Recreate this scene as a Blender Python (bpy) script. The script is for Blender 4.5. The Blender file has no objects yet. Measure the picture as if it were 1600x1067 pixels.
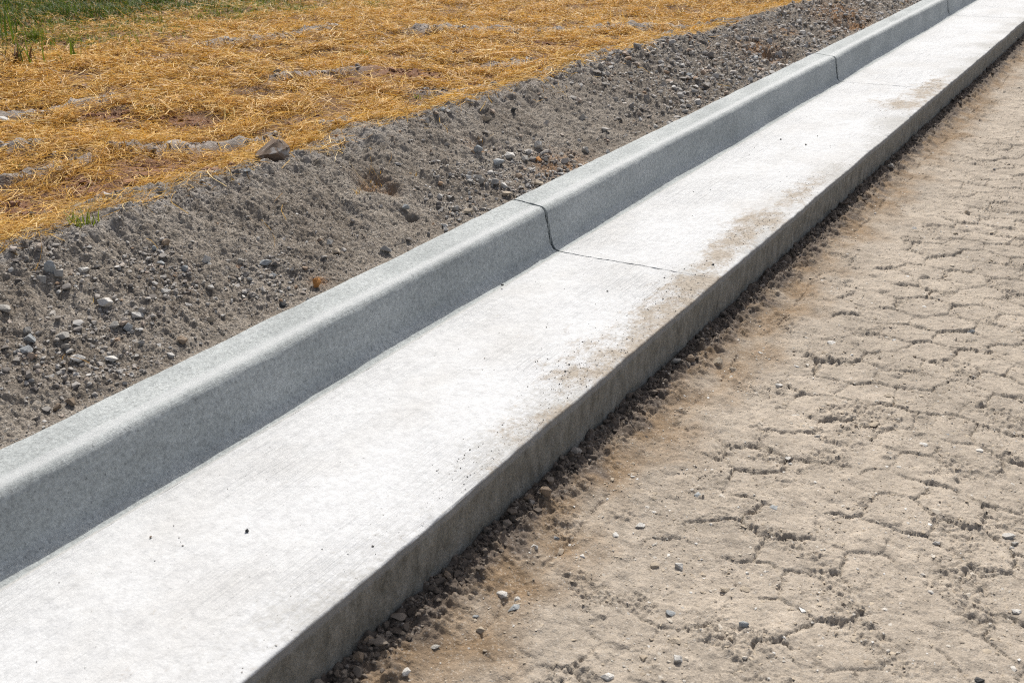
import bpy, math
import numpy as np
from math import radians

rng = np.random.default_rng(7)
scene = bpy.context.scene
COL = scene.collection

# ------------------------------------------------------------------ camera geometry
FPX, VPX, VPY = 1600.0, 1905.0, -225.0
CAM = np.array([1.48, 0.0, 1.11])
_th = math.atan((533.5 - VPY) / FPX)
_az = math.atan((VPX - 800.0) / math.hypot(FPX, 533.5 - VPY))
FWD = np.array([-math.sin(_az) * math.cos(_th), math.cos(_az) * math.cos(_th), -math.sin(_th)])
RGT = np.array([math.cos(_az), math.sin(_az), 0.0])
UPV = np.cross(RGT, FWD)

def ray(px, py):
    return FWD * FPX + RGT * (px - 800.0) - UPV * (py - 533.5)

def at_z(px, py, z):
    d = ray(px, py)
    return CAM + d * ((z - CAM[2]) / d[2])

def at_x(px, py, x):
    d = ray(px, py)
    return CAM + d * ((x - CAM[0]) / d[0])

def project(x, y, z):
    v = np.stack([x - CAM[0], y - CAM[1], z - CAM[2]], -1)
    w = v @ FWD
    return 800 + FPX * (v @ RGT) / w, 533.5 - FPX * (v @ UPV) / w, w

# ------------------------------------------------------------------ noise
def hsh(ix, iy, seed):
    n = (ix.astype(np.int64) * 374761393 + iy.astype(np.int64) * 668265263 + seed * 974634777) & 0xffffffff
    n = ((n ^ (n >> 13)) * 1274126177) & 0xffffffff
    n = ((n ^ (n >> 15)) * 668265263) & 0xffffffff
    return ((n ^ (n >> 16)) & 0xffffff) / float(0xffffff)

def pnoise(x, y, seed=0):
    x0 = np.floor(x); y0 = np.floor(y); fx = x - x0; fy = y - y0
    u = fx * fx * fx * (fx * (fx * 6 - 15) + 10); v = fy * fy * fy * (fy * (fy * 6 - 15) + 10)
    def g(dx, dy):
        a = hsh(x0 + dx, y0 + dy, seed) * 2 * math.pi
        return np.cos(a) * (fx - dx) + np.sin(a) * (fy - dy)
    a = g(0, 0); b = g(1, 0); c = g(0, 1); d = g(1, 1)
    return ((a + (b - a) * u) * (1 - v) + (c + (d - c) * u) * v) * 1.5

def fbm(x, y, size, octv=4, seed=0, gain=0.5):
    s = 0.0; a = 1.0; f = 1.0 / size
    for o in range(octv):
        s = s + a * pnoise(x * f + 17.3 * o, y * f - 9.1 * o, seed + o * 11)
        a *= gain; f *= 2.03
    return s

def worley(x, y, seed=0, jitter=1.0, brick=False):
    cx = np.floor(x); cy = np.floor(y)
    f1 = np.full(x.shape, 9.0); f2 = np.full(x.shape, 9.0)
    idv = np.zeros(x.shape); dxs = np.zeros(x.shape); dys = np.zeros(x.shape)
    for j in (-1, 0, 1):
        for i in (-1, 0, 1):
            gx = cx + i; gy = cy + j
            px = gx + 0.5 + (hsh(gx, gy, seed) - 0.5) * jitter
            if brick:
                px = px + 0.5 * (np.mod(gy, 2)) - 0.25
            py = gy + 0.5 + (hsh(gx, gy, seed + 5) - 0.5) * jitter
            dx = x - px; dy = y - py
            d = np.sqrt(dx * dx + dy * dy)
            near = d < f1
            f2 = np.where(near, f1, np.minimum(f2, d))
            idv = np.where(near, hsh(gx, gy, seed + 9), idv)
            dxs = np.where(near, dx, dxs); dys = np.where(near, dy, dys)
            f1 = np.minimum(f1, d)
    return f1, f2, idv, dxs, dys

def lumps(x, y, size, amp, seed, keep=1.0, rad=0.62):
    f1, _, i, _, _ = worley(x / size, y / size, seed)
    r = rad * (0.45 + 0.55 * i)
    h = np.sqrt(np.clip(1 - (f1 / r) ** 2, 0, 1)) * amp * (0.4 + 0.6 * i)
    if keep < 1:
        h = h * (np.mod(i * 37.7, 1.0) < keep)
    return h

def sstep(a, b, x):
    t = np.clip((x - a) / (b - a), 0, 1)
    return t * t * (3 - 2 * t)

# ------------------------------------------------------------------ object helpers
def fast_mesh(name, verts, faces, attrs=None, mats=(), smooth=True, fmat=None):
    me = bpy.data.meshes.new(name)
    verts = np.asarray(verts, np.float32); faces = np.asarray(faces, np.int32)
    k = faces.shape[1]
    me.vertices.add(len(verts)); me.vertices.foreach_set('co', verts.ravel())
    me.loops.add(faces.size); me.loops.foreach_set('vertex_index', faces.ravel())
    me.polygons.add(len(faces))
    me.polygons.foreach_set('loop_start', np.arange(0, faces.size, k, dtype=np.int32))
    me.polygons.foreach_set('loop_total', np.full(len(faces), k, np.int32))
    for m in mats:
        me.materials.append(m)
    if fmat is not None:
        me.polygons.foreach_set('material_index', np.asarray(fmat, np.int32))
    me.polygons.foreach_set('use_smooth', np.full(len(faces), smooth))
    me.update(calc_edges=True)
    for n, v in (attrs or {}).items():
        v = np.asarray(v, np.float32)
        if v.ndim == 1:
            a = me.attributes.new(n, 'FLOAT', 'POINT'); a.data.foreach_set('value', v)
        else:
            a = me.attributes.new(n, 'FLOAT_COLOR', 'POINT')
            c = np.ones((len(v), 4), np.float32); c[:, :3] = v
            a.data.foreach_set('color', c.ravel())
    me.validate()
    return me

def link(name, me, parent=None):
    o = bpy.data.objects.new(name, me); COL.objects.link(o)
    if parent is not None:
        o.parent = parent
    return o

def tag(o, label=None, cat=None, group=None, kind=None):
    if label: o['label'] = label
    if cat: o['category'] = cat
    if group: o['group'] = group
    if kind: o['kind'] = kind
    return o

def grid_faces(nr, nc):
    a = (np.arange(nr - 1)[:, None] * nc + np.arange(nc - 1)[None, :]).ravel()
    return np.stack([a, a + 1, a + nc + 1, a + nc], 1)

def steps(lo, hi, f):
    """coordinates from lo to hi whose spacing is f(v)"""
    v = [lo]
    while v[-1] < hi:
        v.append(v[-1] + f(v[-1]))
    v[-1] = hi
    return np.array(v)

# ------------------------------------------------------------------ materials
def new_mat(name):
    m = bpy.data.materials.new(name); m.use_nodes = True
    nt = m.node_tree; nt.nodes.clear()
    out = nt.nodes.new('ShaderNodeOutputMaterial'); b = nt.nodes.new('ShaderNodeBsdfPrincipled')
    nt.links.new(b.outputs[0], out.inputs[0])
    b.inputs['Specular IOR Level'].default_value = 0.25
    return m, nt, b

class N:
    def __init__(s, nt): s.nt = nt
    def _set(s, node, key, v):
        if v is None: return
        if isinstance(v, bpy.types.NodeSocket): s.nt.links.new(v, node.inputs[key])
        else: node.inputs[key].default_value = v
    def attr(s, name, out='Fac'):
        n = s.nt.nodes.new('ShaderNodeAttribute'); n.attribute_name = name; return n.outputs[out]
    def pos(s, scale=(1, 1, 1), rot=(0, 0, 0)):
        t = s.nt.nodes.new('ShaderNodeTexCoord'); m = s.nt.nodes.new('ShaderNodeMapping')
        m.inputs['Scale'].default_value = scale; m.inputs['Rotation'].default_value = rot
        s.nt.links.new(t.outputs['Object'], m.inputs['Vector']); return m.outputs[0]
    def noise(s, vec, scale, detail=4, rough=0.55, out='Fac'):
        n = s.nt.nodes.new('ShaderNodeTexNoise')
        s._set(n, 'Vector', vec); n.inputs['Scale'].default_value = scale
        n.inputs['Detail'].default_value = detail; n.inputs['Roughness'].default_value = rough
        return n.outputs[out]
    def voro(s, vec, scale, out='Distance', feature='F1', rand=1.0):
        n = s.nt.nodes.new('ShaderNodeTexVoronoi'); n.feature = feature
        s._set(n, 'Vector', vec); n.inputs['Scale'].default_value = scale
        n.inputs['Randomness'].default_value = rand
        return n.outputs[out]
    def ramp(s, fac, stops, interp='LINEAR'):
        n = s.nt.nodes.new('ShaderNodeValToRGB'); s.nt.links.new(fac, n.inputs[0])
        cr = n.color_ramp; cr.interpolation = interp
        while len(cr.elements) < len(stops): cr.elements.new(0.5)
        for e, (p, c) in zip(cr.elements, stops):
            e.position = p; e.color = (*c, 1) if not np.isscalar(c) else (c, c, c, 1)
        return n.outputs[0]
    def mix(s, fac, a, b, mode='MIX'):
        n = s.nt.nodes.new('ShaderNodeMix'); n.data_type = 'RGBA'; n.blend_type = mode
        for k, v in ((0, fac), (6, a), (7, b)):
            if isinstance(v, bpy.types.NodeSocket): s.nt.links.new(v, n.inputs[k])
            elif k == 0: n.inputs[0].default_value = v
            else: n.inputs[k].default_value = (*v, 1)
        return n.outputs[2]
    def math(s, op, a, b=0.0, c=None, clamp=False):
        n = s.nt.nodes.new('ShaderNodeMath'); n.operation = op; n.use_clamp = clamp
        s._set(n, 0, a); s._set(n, 1, b)
        if c is not None: s._set(n, 2, c)
        return n.outputs[0]
    def bump(s, h, dist, strength=1.0, normal=None):
        n = s.nt.nodes.new('ShaderNodeBump')
        s._set(n, 'Height', h); n.inputs['Distance'].default_value = dist
        n.inputs['Strength'].default_value = strength
        if normal is not None: s.nt.links.new(normal, n.inputs['Normal'])
        return n.outputs[0]

def soil_material(name, bump_mm=2.0, grit=0.5, rough=0.95):
    m, nt, b = new_mat(name); n = N(nt)
    p = n.pos()
    col = n.attr('soil', 'Color')
    f = n.noise(p, 260, 3, 0.6)
    col = n.mix(1.0, col, n.ramp(f, [(0.25, 0.80), (0.5, 1.0), (0.78, 1.16)]), 'MULTIPLY')
    col = n.mix(1.0, col, n.ramp(n.noise(p, 38, 5, 0.7), [(0.28, 0.84), (0.5, 1.0), (0.74, 1.13)]), 'MULTIPLY')
    vc = n.voro(p, 330, 'Color')
    sep = nt.nodes.new('ShaderNodeSeparateColor'); nt.links.new(vc, sep.inputs[0])
    pale = n.math('MULTIPLY', n.math('GREATER_THAN', sep.outputs[0], 0.93), grit)
    dark = n.math('MULTIPLY', n.math('LESS_THAN', sep.outputs[0], 0.07), grit)
    col = n.mix(pale, col, (0.58, 0.55, 0.5))
    col = n.mix(dark, col, (0.09, 0.08, 0.075))
    nt.links.new(col, b.inputs['Base Color'])
    b.inputs['Roughness'].default_value = rough
    h = n.math('ADD', n.noise(p, 130, 6, 0.68), n.math('MULTIPLY', n.voro(p, 300), -0.35))
    nt.links.new(n.bump(h, bump_mm * 0.001 * 2.2), b.inputs['Normal'])
    return m

def concrete_pan():
    m, nt, b = new_mat('pale_concrete'); n = N(nt)
    p = n.pos(); streak = n.pos((26, 0.55, 1))
    big = n.noise(n.pos((1, .6, 1)), 3.2, 5, 0.6)
    col = n.ramp(big, [(0.3, (0.505, 0.503, 0.492)), (0.5, (0.555, 0.563, 0.566)), (0.72, (0.59, 0.60, 0.607))])
    col = n.mix(0.8, col, n.ramp(n.noise(p, 300, 3, 0.7), [(0.25, 0.86), (0.5, 1.0), (0.75, 1.06)]), 'MULTIPLY')
    col = n.mix(1.0, col, n.ramp(n.noise(p, 60, 5, 0.7), [(0.25, 0.80), (0.55, 1.0), (0.8, 1.06)]), 'MULTIPLY')
    # trowel streaks, worn out in patches
    wear = n.ramp(n.noise(p, 2.3, 3), [(0.42, 0.0), (0.62, 1.0)])
    st = n.noise(streak, 9, 4, 0.65)
    stm = n.math('MULTIPLY', n.math('MULTIPLY', n.ramp(st, [(0.50, 0.0), (0.64, 1.0)]), wear), 0.62)
    col = n.mix(stm, col, (0.33, 0.335, 0.335))
    # weathered greyish front margin and brown silt
    wz = n.attr('worn')
    wn = n.noise(p, 75, 6, 0.75)
    wm = n.math('MULTIPLY', n.ramp(n.math('ADD', wn, n.math('MULTIPLY', wz, 0.5)), [(0.66, 0.0), (0.9, 1.0)]), 0.75)
    col = n.mix(wm, col, (0.36, 0.355, 0.335))
    dz = n.attr('silt')
    dn = n.math('ADD', n.math('MULTIPLY', n.noise(n.pos((1, .6, 1)), 26, 6, 0.7), 0.6), n.math('MULTIPLY', n.noise(p, 150, 5, 0.85), 0.4))
    dm = n.ramp(n.math('ADD', n.math('MULTIPLY', dz, 0.75), n.math('MULTIPLY', n.math('SUBTRACT', dn, 0.5), 4.2)), [(0.40, 0.0), (1.0, 0.92)])
    col = n.mix(dm, col, n.ramp(n.noise(p, 90, 4, 0.6), [(0.3, (0.21, 0.175, 0.135)), (0.7, (0.40, 0.35, 0.285))]))
    # pin holes
    v = n.voro(p, 62, 'Distance'); vid = n.voro(p, 62, 'Color')
    sep = nt.nodes.new('ShaderNodeSeparateColor'); nt.links.new(vid, sep.inputs[0])
    rad = n.math('MULTIPLY', n.math('SUBTRACT', sep.outputs[0], 0.9, clamp=True), 1.3)
    hole = n.math('LESS_THAN', v, rad)
    col = n.mix(n.math('MULTIPLY', hole, 0.6), col, (0.2, 0.195, 0.18))
    nt.links.new(col, b.inputs['Base Color'])
    b.inputs['Roughness'].default_value = 0.85
    h = n.math('ADD', n.math('MULTIPLY', n.noise(p, 180, 3, 0.55), 0.35), n.math('MULTIPLY', st, n.math('ADD', n.math('MULTIPLY', wear, 1.3), 0.2)))
    h = n.math('ADD', h, n.math('MULTIPLY', n.noise(p, 26, 4, 0.6), 1.6))
    h = n.math('SUBTRACT', h, n.math('MULTIPLY', hole, 1.2))
    nt.links.new(n.bump(h, 0.0022), b.inputs['Normal'])
    return m

def concrete_kerb():
    m, nt, b = new_mat('grey_concrete'); n = N(nt)
    p = n.pos()
    col = n.ramp(n.noise(n.pos((1, .5, 1)), 7, 5, 0.6), [(0.3, (0.32, 0.342, 0.338)), (0.5, (0.39, 0.414, 0.41)), (0.72, (0.455, 0.478, 0.472))])
    col = n.mix(1.0, col, n.ramp(n.noise(p, 200, 4, 0.75), [(0.25, 0.70), (0.5, 1.0), (0.72, 1.2)]), 'MULTIPLY')
    col = n.mix(1.0, col, n.ramp(n.noise(p, 95, 4, 0.7), [(0.25, 0.66), (0.5, 1.0), (0.75, 1.22)]), 'MULTIPLY')
    pv = n.voro(p, 120, 'Color'); pd = n.voro(p, 120)
    ps = nt.nodes.new('ShaderNodeSeparateColor'); nt.links.new(pv, ps.inputs[0])
    pit = n.math('LESS_THAN', pd, n.math('MULTIPLY', n.math('SUBTRACT', ps.outputs[0], 0.72, clamp=True), 1.1))
    col = n.mix(n.math('MULTIPLY', pit, 0.45), col, (0.13, 0.135, 0.135))
    band = n.attr('band')
    st = n.noise(n.pos((70, 1.1, 70)), 3, 4, 0.7)
    bm = n.ramp(n.math('ADD', band, n.math('MULTIPLY', n.math('SUBTRACT', st, 0.5), 0.9)), [(0.35, 0.0), (0.95, 0.7)])
    col = n.mix(bm, col, (0.52, 0.535, 0.535))
    toe = n.attr('toe')
    tm = n.ramp(n.math('ADD', toe, n.math('MULTIPLY', n.math('SUBTRACT', st, 0.5), 0.8)), [(0.45, 0.0), (0.9, 0.9)])
    col = n.mix(tm, col, (0.56, 0.55, 0.53))
    nt.links.new(col, b.inputs['Base Color'])
    b.inputs['Roughness'].default_value = 0.85
    h = n.math('ADD', n.noise(p, 300, 5, 0.75), n.math('MULTIPLY', st, 0.9))
    nt.links.new(n.bump(h, 0.0016), b.inputs['Normal'])
    return m

def concrete_side():
    m, nt, b = new_mat('damp_formed_concrete'); n = N(nt)
    p = n.pos()
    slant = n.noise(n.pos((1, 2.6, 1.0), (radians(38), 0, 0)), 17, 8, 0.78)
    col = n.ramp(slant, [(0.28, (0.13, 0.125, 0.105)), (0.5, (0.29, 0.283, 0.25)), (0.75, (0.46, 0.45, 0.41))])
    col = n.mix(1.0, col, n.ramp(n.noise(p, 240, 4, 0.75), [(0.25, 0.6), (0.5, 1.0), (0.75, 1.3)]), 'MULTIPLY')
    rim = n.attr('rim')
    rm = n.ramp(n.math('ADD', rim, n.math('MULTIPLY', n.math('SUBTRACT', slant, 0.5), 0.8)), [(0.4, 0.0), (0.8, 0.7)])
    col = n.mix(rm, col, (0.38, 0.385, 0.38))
    nt.links.new(col, b.inputs['Base Color'])
    b.inputs['Roughness'].default_value = 0.9
    h = n.math('ADD', n.noise(p, 110, 6, 0.72), n.math('MULTIPLY', slant, 1.2))
    nt.links.new(n.bump(h, 0.007), b.inputs['Normal'])
    return m

def tone_material(name, stops, rough=0.8, translucent=0.0):
    m, nt, b = new_mat(name); n = N(nt)
    col = n.ramp(n.attr('tone'), stops)
    nt.links.new(col, b.inputs['Base Color']); b.inputs['Roughness'].default_value = rough
    if translucent:
        out = [x for x in nt.nodes if x.type == 'OUTPUT_MATERIAL'][0]
        t = nt.nodes.new('ShaderNodeBsdfTranslucent'); nt.links.new(col, t.inputs[0])
        mx = nt.nodes.new('ShaderNodeMixShader'); mx.inputs[0].default_value = translucent
        nt.links.new(b.outputs[0], mx.inputs[1]); nt.links.new(t.outputs[0], mx.inputs[2])
        nt.links.new(mx.outputs[0], out.inputs[0])
    return m

def stone_material(name, a, c, spots=None):
    m, nt, b = new_mat(name); n = N(nt)
    t = nt.nodes.new('ShaderNodeTexCoord'); p = t.outputs['Object']
    col = n.ramp(n.noise(p, 1.6, 5, 0.7), [(0.3, a), (0.7, c)])
    col = n.mix(1.0, col, n.ramp(n.noise(p, 9, 4, 0.7), [(0.25, 0.75), (0.55, 1.0), (0.8, 1.18)]), 'MULTIPLY')
    if spots: col = n.mix(n.math('MULTIPLY', n.ramp(n.noise(p, 2.1, 4, 0.7), [(0.52, 0.0), (0.6, 1.0)]), 0.85), col, spots)
    nt.links.new(col, b.inputs['Base Color']); b.inputs['Roughness'].default_value = 0.8
    nt.links.new(n.bump(n.noise(p, 5, 5, 0.65), 0.0016), b.inputs['Normal'])
    return m

M_BANK = soil_material('sandy_bank_soil', 2.6, 0.45)
M_ROAD = soil_material('compacted_road_dirt', 1.1, 0.22)
M_FIELD = soil_material('field_soil', 3.0, 0.3)
M_PAN, M_KERB, M_SIDE = concrete_pan(), concrete_kerb(), concrete_side()
M_STRAW = tone_material('straw', [(0.0, (0.09, 0.05, 0.018)), (0.22, (0.32, 0.17, 0.032)), (0.5, (0.60, 0.335, 0.060)), (0.8, (0.74, 0.475, 0.125)), (1.0, (0.88, 0.68, 0.30))], 0.5, 0.3)
M_GRASS = tone_material('grass_blades', [(0.0, (0.016, 0.040, 0.006)), (0.45, (0.105, 0.165, 0.016)), (0.8, (0.20, 0.25, 0.024)), (1.0, (0.36, 0.32, 0.08))], 0.5, 0.35)
M_GRAVEL = tone_material('gravel_stone', [(0.0, (0.10, 0.09, 0.085)), (0.3, (0.21, 0.19, 0.17)), (0.55, (0.32, 0.30, 0.275)), (0.78, (0.44, 0.425, 0.40)), (0.92, (0.31, 0.21, 0.135)), (1.0, (0.58, 0.56, 0.53))], 0.85)
M_GREY = stone_material('grey_stone', (0.26, 0.245, 0.22), (0.45, 0.43, 0.395))
M_PALE = stone_material('pale_stone', (0.42, 0.40, 0.365), (0.68, 0.66, 0.62))
M_BLUE = stone_material('blue_grey_stone', (0.23, 0.245, 0.25), (0.43, 0.445, 0.445))
M_DARK = stone_material('dark_stone', (0.035, 0.035, 0.035), (0.10, 0.10, 0.10))
M_BROWN = stone_material('brown_stone', (0.20, 0.15, 0.105), (0.36, 0.28, 0.205))
M_CLAY = stone_material('orange_clay', (0.36, 0.15, 0.04), (0.55, 0.27, 0.09))
M_BOULDER = stone_material('brown_grey_rock', (0.12, 0.085, 0.06), (0.22, 0.165, 0.125), (0.33, 0.315, 0.30))
M_TAN = stone_material('dusty_tan_stone', (0.33, 0.275, 0.205), (0.48, 0.41, 0.32))

# ------------------------------------------------------------------ left terrain: bank and field
_crest_px = [(-150, 448), (0, 398), (60, 380), (130, 353), (200, 333), (287, 304), (340, 283), (398, 263), (455, 249), (500, 241), (540, 229), (597, 203),
             (640, 189), (685, 177), (766, 152), (867, 119), (952, 92), (1036, 68), (1060, 62), (1121, 50), (1161, 40), (1212, 21), (1262, 6), (1300, -12)]
_cr = np.array([at_x(px, py, -0.62) for px, py in _crest_px])
_cy = np.concatenate([[-5.0, 0.0], _cr[:, 1], [14.0, 40.0]]); _cz = np.concatenate([[0.30, 0.30], _cr[:, 2], [_cr[-1, 2], 0.2]])

def crest(Y):
    return (np.interp(Y - 0.06, _cy, _cz) + np.interp(Y, _cy, _cz) + np.interp(Y + 0.06, _cy, _cz)) / 3

def _seg(pts, z=0.255):
    return [at_z(px, py, z)[:2] for px, py in pts]
RIDGES = [(_seg([(-60, 300), (40, 282), (130, 262)]), .045, .020), (_seg([(180, 248), (250, 240), (330, 230), (425, 216)]), .05, .028), (_seg([(500, 205), (560, 196)]), .05, .015),
          (_seg([(660, 42), (720, 43), (800, 41)]), .07, .035), (_seg([(850, 38), (930, 34), (1000, 30), (1040, 24)]), .08, .035),
          (_seg([(1060, 26), (1130, 25), (1200, 25)]), .07, .02), (_seg([(780, 100), (860, 100), (950, 97)]), .06, .018), (_seg([(1000, 46), (1070, 44)]), .06, .02),
          (_seg([(320, 68), (420, 60), (520, 42)]), .07, .03), (_seg([(430, 124), (520, 112), (560, 110)]), .06, .025), (_seg([(670, 142), (760, 140)]), .06, .01),
          (_seg([(-40, 190), (60, 172), (170, 155)]), .06, .012), (_seg([(0, 236), (60, 230)]), .05, .012), (_seg([(150, 330), (230, 318)]), .04, .012)]
RED = [(at_z(250, 275, .25), .17, .16), (at_z(130, 300, .25), .12, .1), (at_z(640, 118, .25), .3, .13), (at_z(560, 128, .25), .25, .12), (at_z(40, 330, .25), .12, .1),
       (at_z(330, 290, .25), .12, .1), (at_z(1190, 30, .25), .2, .2), (at_z(300, 190, .25), .2, .08), (at_z(900, 70, .25), .35, .12), (at_z(180, 185, .25), .2, .08)]

def ridge_field(x, Y):
    h = np.zeros(x.shape); m = np.zeros(x.shape)
    wx = x + 0.03 * fbm(x, Y, .12, 3, 91); wy = Y + 0.03 * fbm(x, Y, .12, 3, 92)
    for pts, w, hh in RIDGES:
        for (a, b) in zip(pts[:-1], pts[1:]):
            d = b - a; L = d @ d
            t = np.clip(((wx - a[0]) * d[0] + (wy - a[1]) * d[1]) / L, 0, 1)
            q = ((wx - a[0] - t * d[0]) ** 2 + (wy - a[1] - t * d[1]) ** 2) / (w * w)
            e = np.exp(-q)
            h = np.maximum(h, e * hh); m = np.maximum(m, e)
    return h, m

def red_mask(x, Y):
    m = np.zeros(x.shape)
    for c, rx, ry in RED:
        m = np.maximum(m, np.exp(-((x - c[0]) / rx) ** 2 - ((Y - c[1]) / ry) ** 2))
    return m

HOLES = [(at_z(590, 292, .21), .075, .045, .030), (at_z(567, 303, .2), .05, .035, .02), (at_z(643, 329, .18), .016, .020, .030), (at_z(750, 220, .23), .05, .05, .02),
         (at_z(345, 600, .2), .05, .04, .012), (at_z(1215, 60, .24), .09, .14, .05), (at_z(1325, 20, .22), .1, .25, .06)]

def bank_profile(x, Y):
    c = crest(Y)
    u = np.clip((-0.148 - x) / 0.472, 0, 1.0)
    foot = 0.128 + 0.006 * pnoise(Y * 3.1, Y * 0 + 2.2, 3)
    s = 0.45 * u + 0.55 * sstep(0, 1, u) * (0.35 + 0.65 * u)
    zb = foot + (c - foot) * s
    v = -0.62 - x
    zf = c - 0.055 * sstep(0.0, 0.32, v)
    return np.where(x > -0.62, zb, zf), u, v

def h_left(x, Y, detail=True):
    z, u, v = bank_profile(x, Y)
    on = np.where(x > -0.62, 1.0, 1 - sstep(0.0, 0.16, v))           # bank detail fades over the crest
    edge = sstep(0.0, 0.12, u) * 0.75 + 0.25
    z = z + on * edge * (0.012 * fbm(x, Y, .30, 3, 1) + .009 * fbm(x, Y, .11, 3, 2) * sstep(.1, .3, u))
    for c, rx, ry, d in HOLES:
        q = ((x - c[0]) / rx) ** 2 + ((Y - c[1]) / ry) ** 2
        z = z - d * np.exp(-q * q) * (x > -0.7)
    if detail:
        wx = x + .006 * fbm(x, Y, .03, 2, 41) + .0042 * fbm(x, Y, .010, 3, 43, .65); wy = Y + .006 * fbm(x, Y, .03, 2, 42) + .0042 * fbm(x, Y, .010, 3, 44, .65)
        patch = sstep(-.5, .6, fbm(x, Y, .22, 3, 77))
        d = lumps(wx, wy, .055, .007, 21, .25) * patch + lumps(wx, wy, .022, .0045, 22, .55) * (.35 + .65 * patch) + lumps(wx, wy, .0105, .0030, 23, .8) + 0.0065 * fbm(x, Y, .06, 3, 24, .5) - .0065 * np.abs(fbm(x, Y, .015, 4, 25, .7)) + .006 * np.abs(fbm(x, Y, .045, 3, 26, .6))
        z = z + on * edge * d * (1 + .8 * sstep(3.2, 4.8, Y)) + on * (.010 * np.clip(fbm(x, Y, .09, 4, 27), -.4, 1) + lumps(wx, wy, .045, .012, 28, .35)) * np.exp(-((x + .60) / .07) ** 2)
    fz = (1 - on)
    rh, rm = ridge_field(x, Y)
    z = z + fz * (rh * .8 + 0.018 * fbm(x, Y, .5, 4, 31) + .012 * rm * np.abs(fbm(x, Y, .06, 3, 34)) + ((0.010 * fbm(x, Y, .06, 4, 33, .6) + lumps(x, Y, .05, .016, 35, .5) * np.clip(rm + red_mask(x, Y), 0, 1)) if detail else 0))
    # field far away: gently falling ground
    return z

def bank_soil(x, Y):
    n = fbm(x, Y, .25, 4, 51); n2 = fbm(x, Y, .035, 3, 52)
    a = np.array([.195, .165, .133]); b = np.array([.300, .264, .222])
    t = np.clip(.5 + .55 * n + .45 * n2, 0, 1)[..., None]
    c = a * (1 - t) + b * t
    # loose pale grit along the crest, orange clay in a few spots
    pale = (np.exp(-((x + .62) / .05) ** 2) * np.clip(.5 + n2, 0, 1))[..., None]
    c = c * (1 - .6 * pale) + np.array([.36, .34, .32]) * .6 * pale
    m = np.zeros(x.shape)
    for px, py, z, rx, ry in ((1190, 55, .25, .1, .2), (1310, 15, .2, .13, .35), (1225, 45, .2, .07, .1), (590, 292, .21, .05, .04), (745, 222, .23, .035, .04), (497, 440, .14, .02, .02),
                              (880, 250, .16, .07, .12), (1330, 30, .17, .08, .3)):
        q = at_z(px, py, z); m = np.maximum(m, np.exp(-((x - q[0]) / rx) ** 2 - ((Y - q[1]) / ry) ** 2))
    m = np.clip(m * (0.7 + .8 * fbm(x, Y, .06, 3, 55)), 0, .9)[..., None]
    return c * (1 - m) + np.array([.30, .155, .060]) * m

def field_soil(x, Y):
    n = fbm(x, Y, .3, 4, 61)[..., None]
    c = np.array([.20, .115, .058]) * (1 + .4 * n)
    _, rm = ridge_field(x, Y); rm = np.clip(rm * 1.2, 0, 1)[..., None]
    c = c * (1 - rm) + np.array([.30, .265, .235]) * rm * (1 + .25 * n + .35 * fbm(x, Y, .04, 3, 62)[..., None])
    r = (red_mask(x, Y) * .8)[..., None]
    return np.clip(c * (1 - r) + np.array([.25, .125, .07]) * r, .02, .8)

def sheet(name, xs, ys, hfun, cfun, mat):
    X, Y = np.meshgrid(xs, ys)
    Z = hfun(X, Y); C = cfun(X, Y)
    V = np.stack([X, Y, Z], -1).reshape(-1, 3)
    me = fast_mesh(name, V, grid_faces(len(ys), len(xs)), {'soil': C.reshape(-1, 3)}, [mat])
    return tag(link(name, me), kind='structure')

xs = np.concatenate([steps(-1.02, -.74, lambda v: .008), steps(-.74, -.135, lambda v: .0026)[1:]])
ys = np.concatenate([steps(-.5, .55, lambda v: .03), steps(.55, 11.5, lambda v: .0028 * max(1, v / 1.6))[1:]])
def h_bank(x, Y):
    return h_left(x, Y) - .03 * sstep(.28, .40, -.62 - x)
sheet('soil_bank', xs, ys, h_bank, bank_soil, M_BANK)

def far_drop(x, Y, z, lo):
    r = np.hypot(np.clip(-x - 7, 0, None), np.clip(np.abs(Y - 5) - 8, 0, None))
    return z * np.exp(-r * .08) + lo * (1 - np.exp(-r * .08))
xs = np.concatenate([[-160, -90, -50, -28, -16, -11, -8.5], steps(-7, -3, lambda v: .045), steps(-3, -.84, lambda v: .012)[1:]])
ys = np.concatenate([[-120, -60, -30, -14, -6, -3, -1.5], steps(-.5, 9, lambda v: .013 * max(1, v / 2)), [9.8, 11, 13, 17, 25, 50, 100, 200]])
sheet('field', xs, ys, lambda x, y: far_drop(x, y, h_left(x, y), .2), field_soil, M_FIELD)

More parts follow.
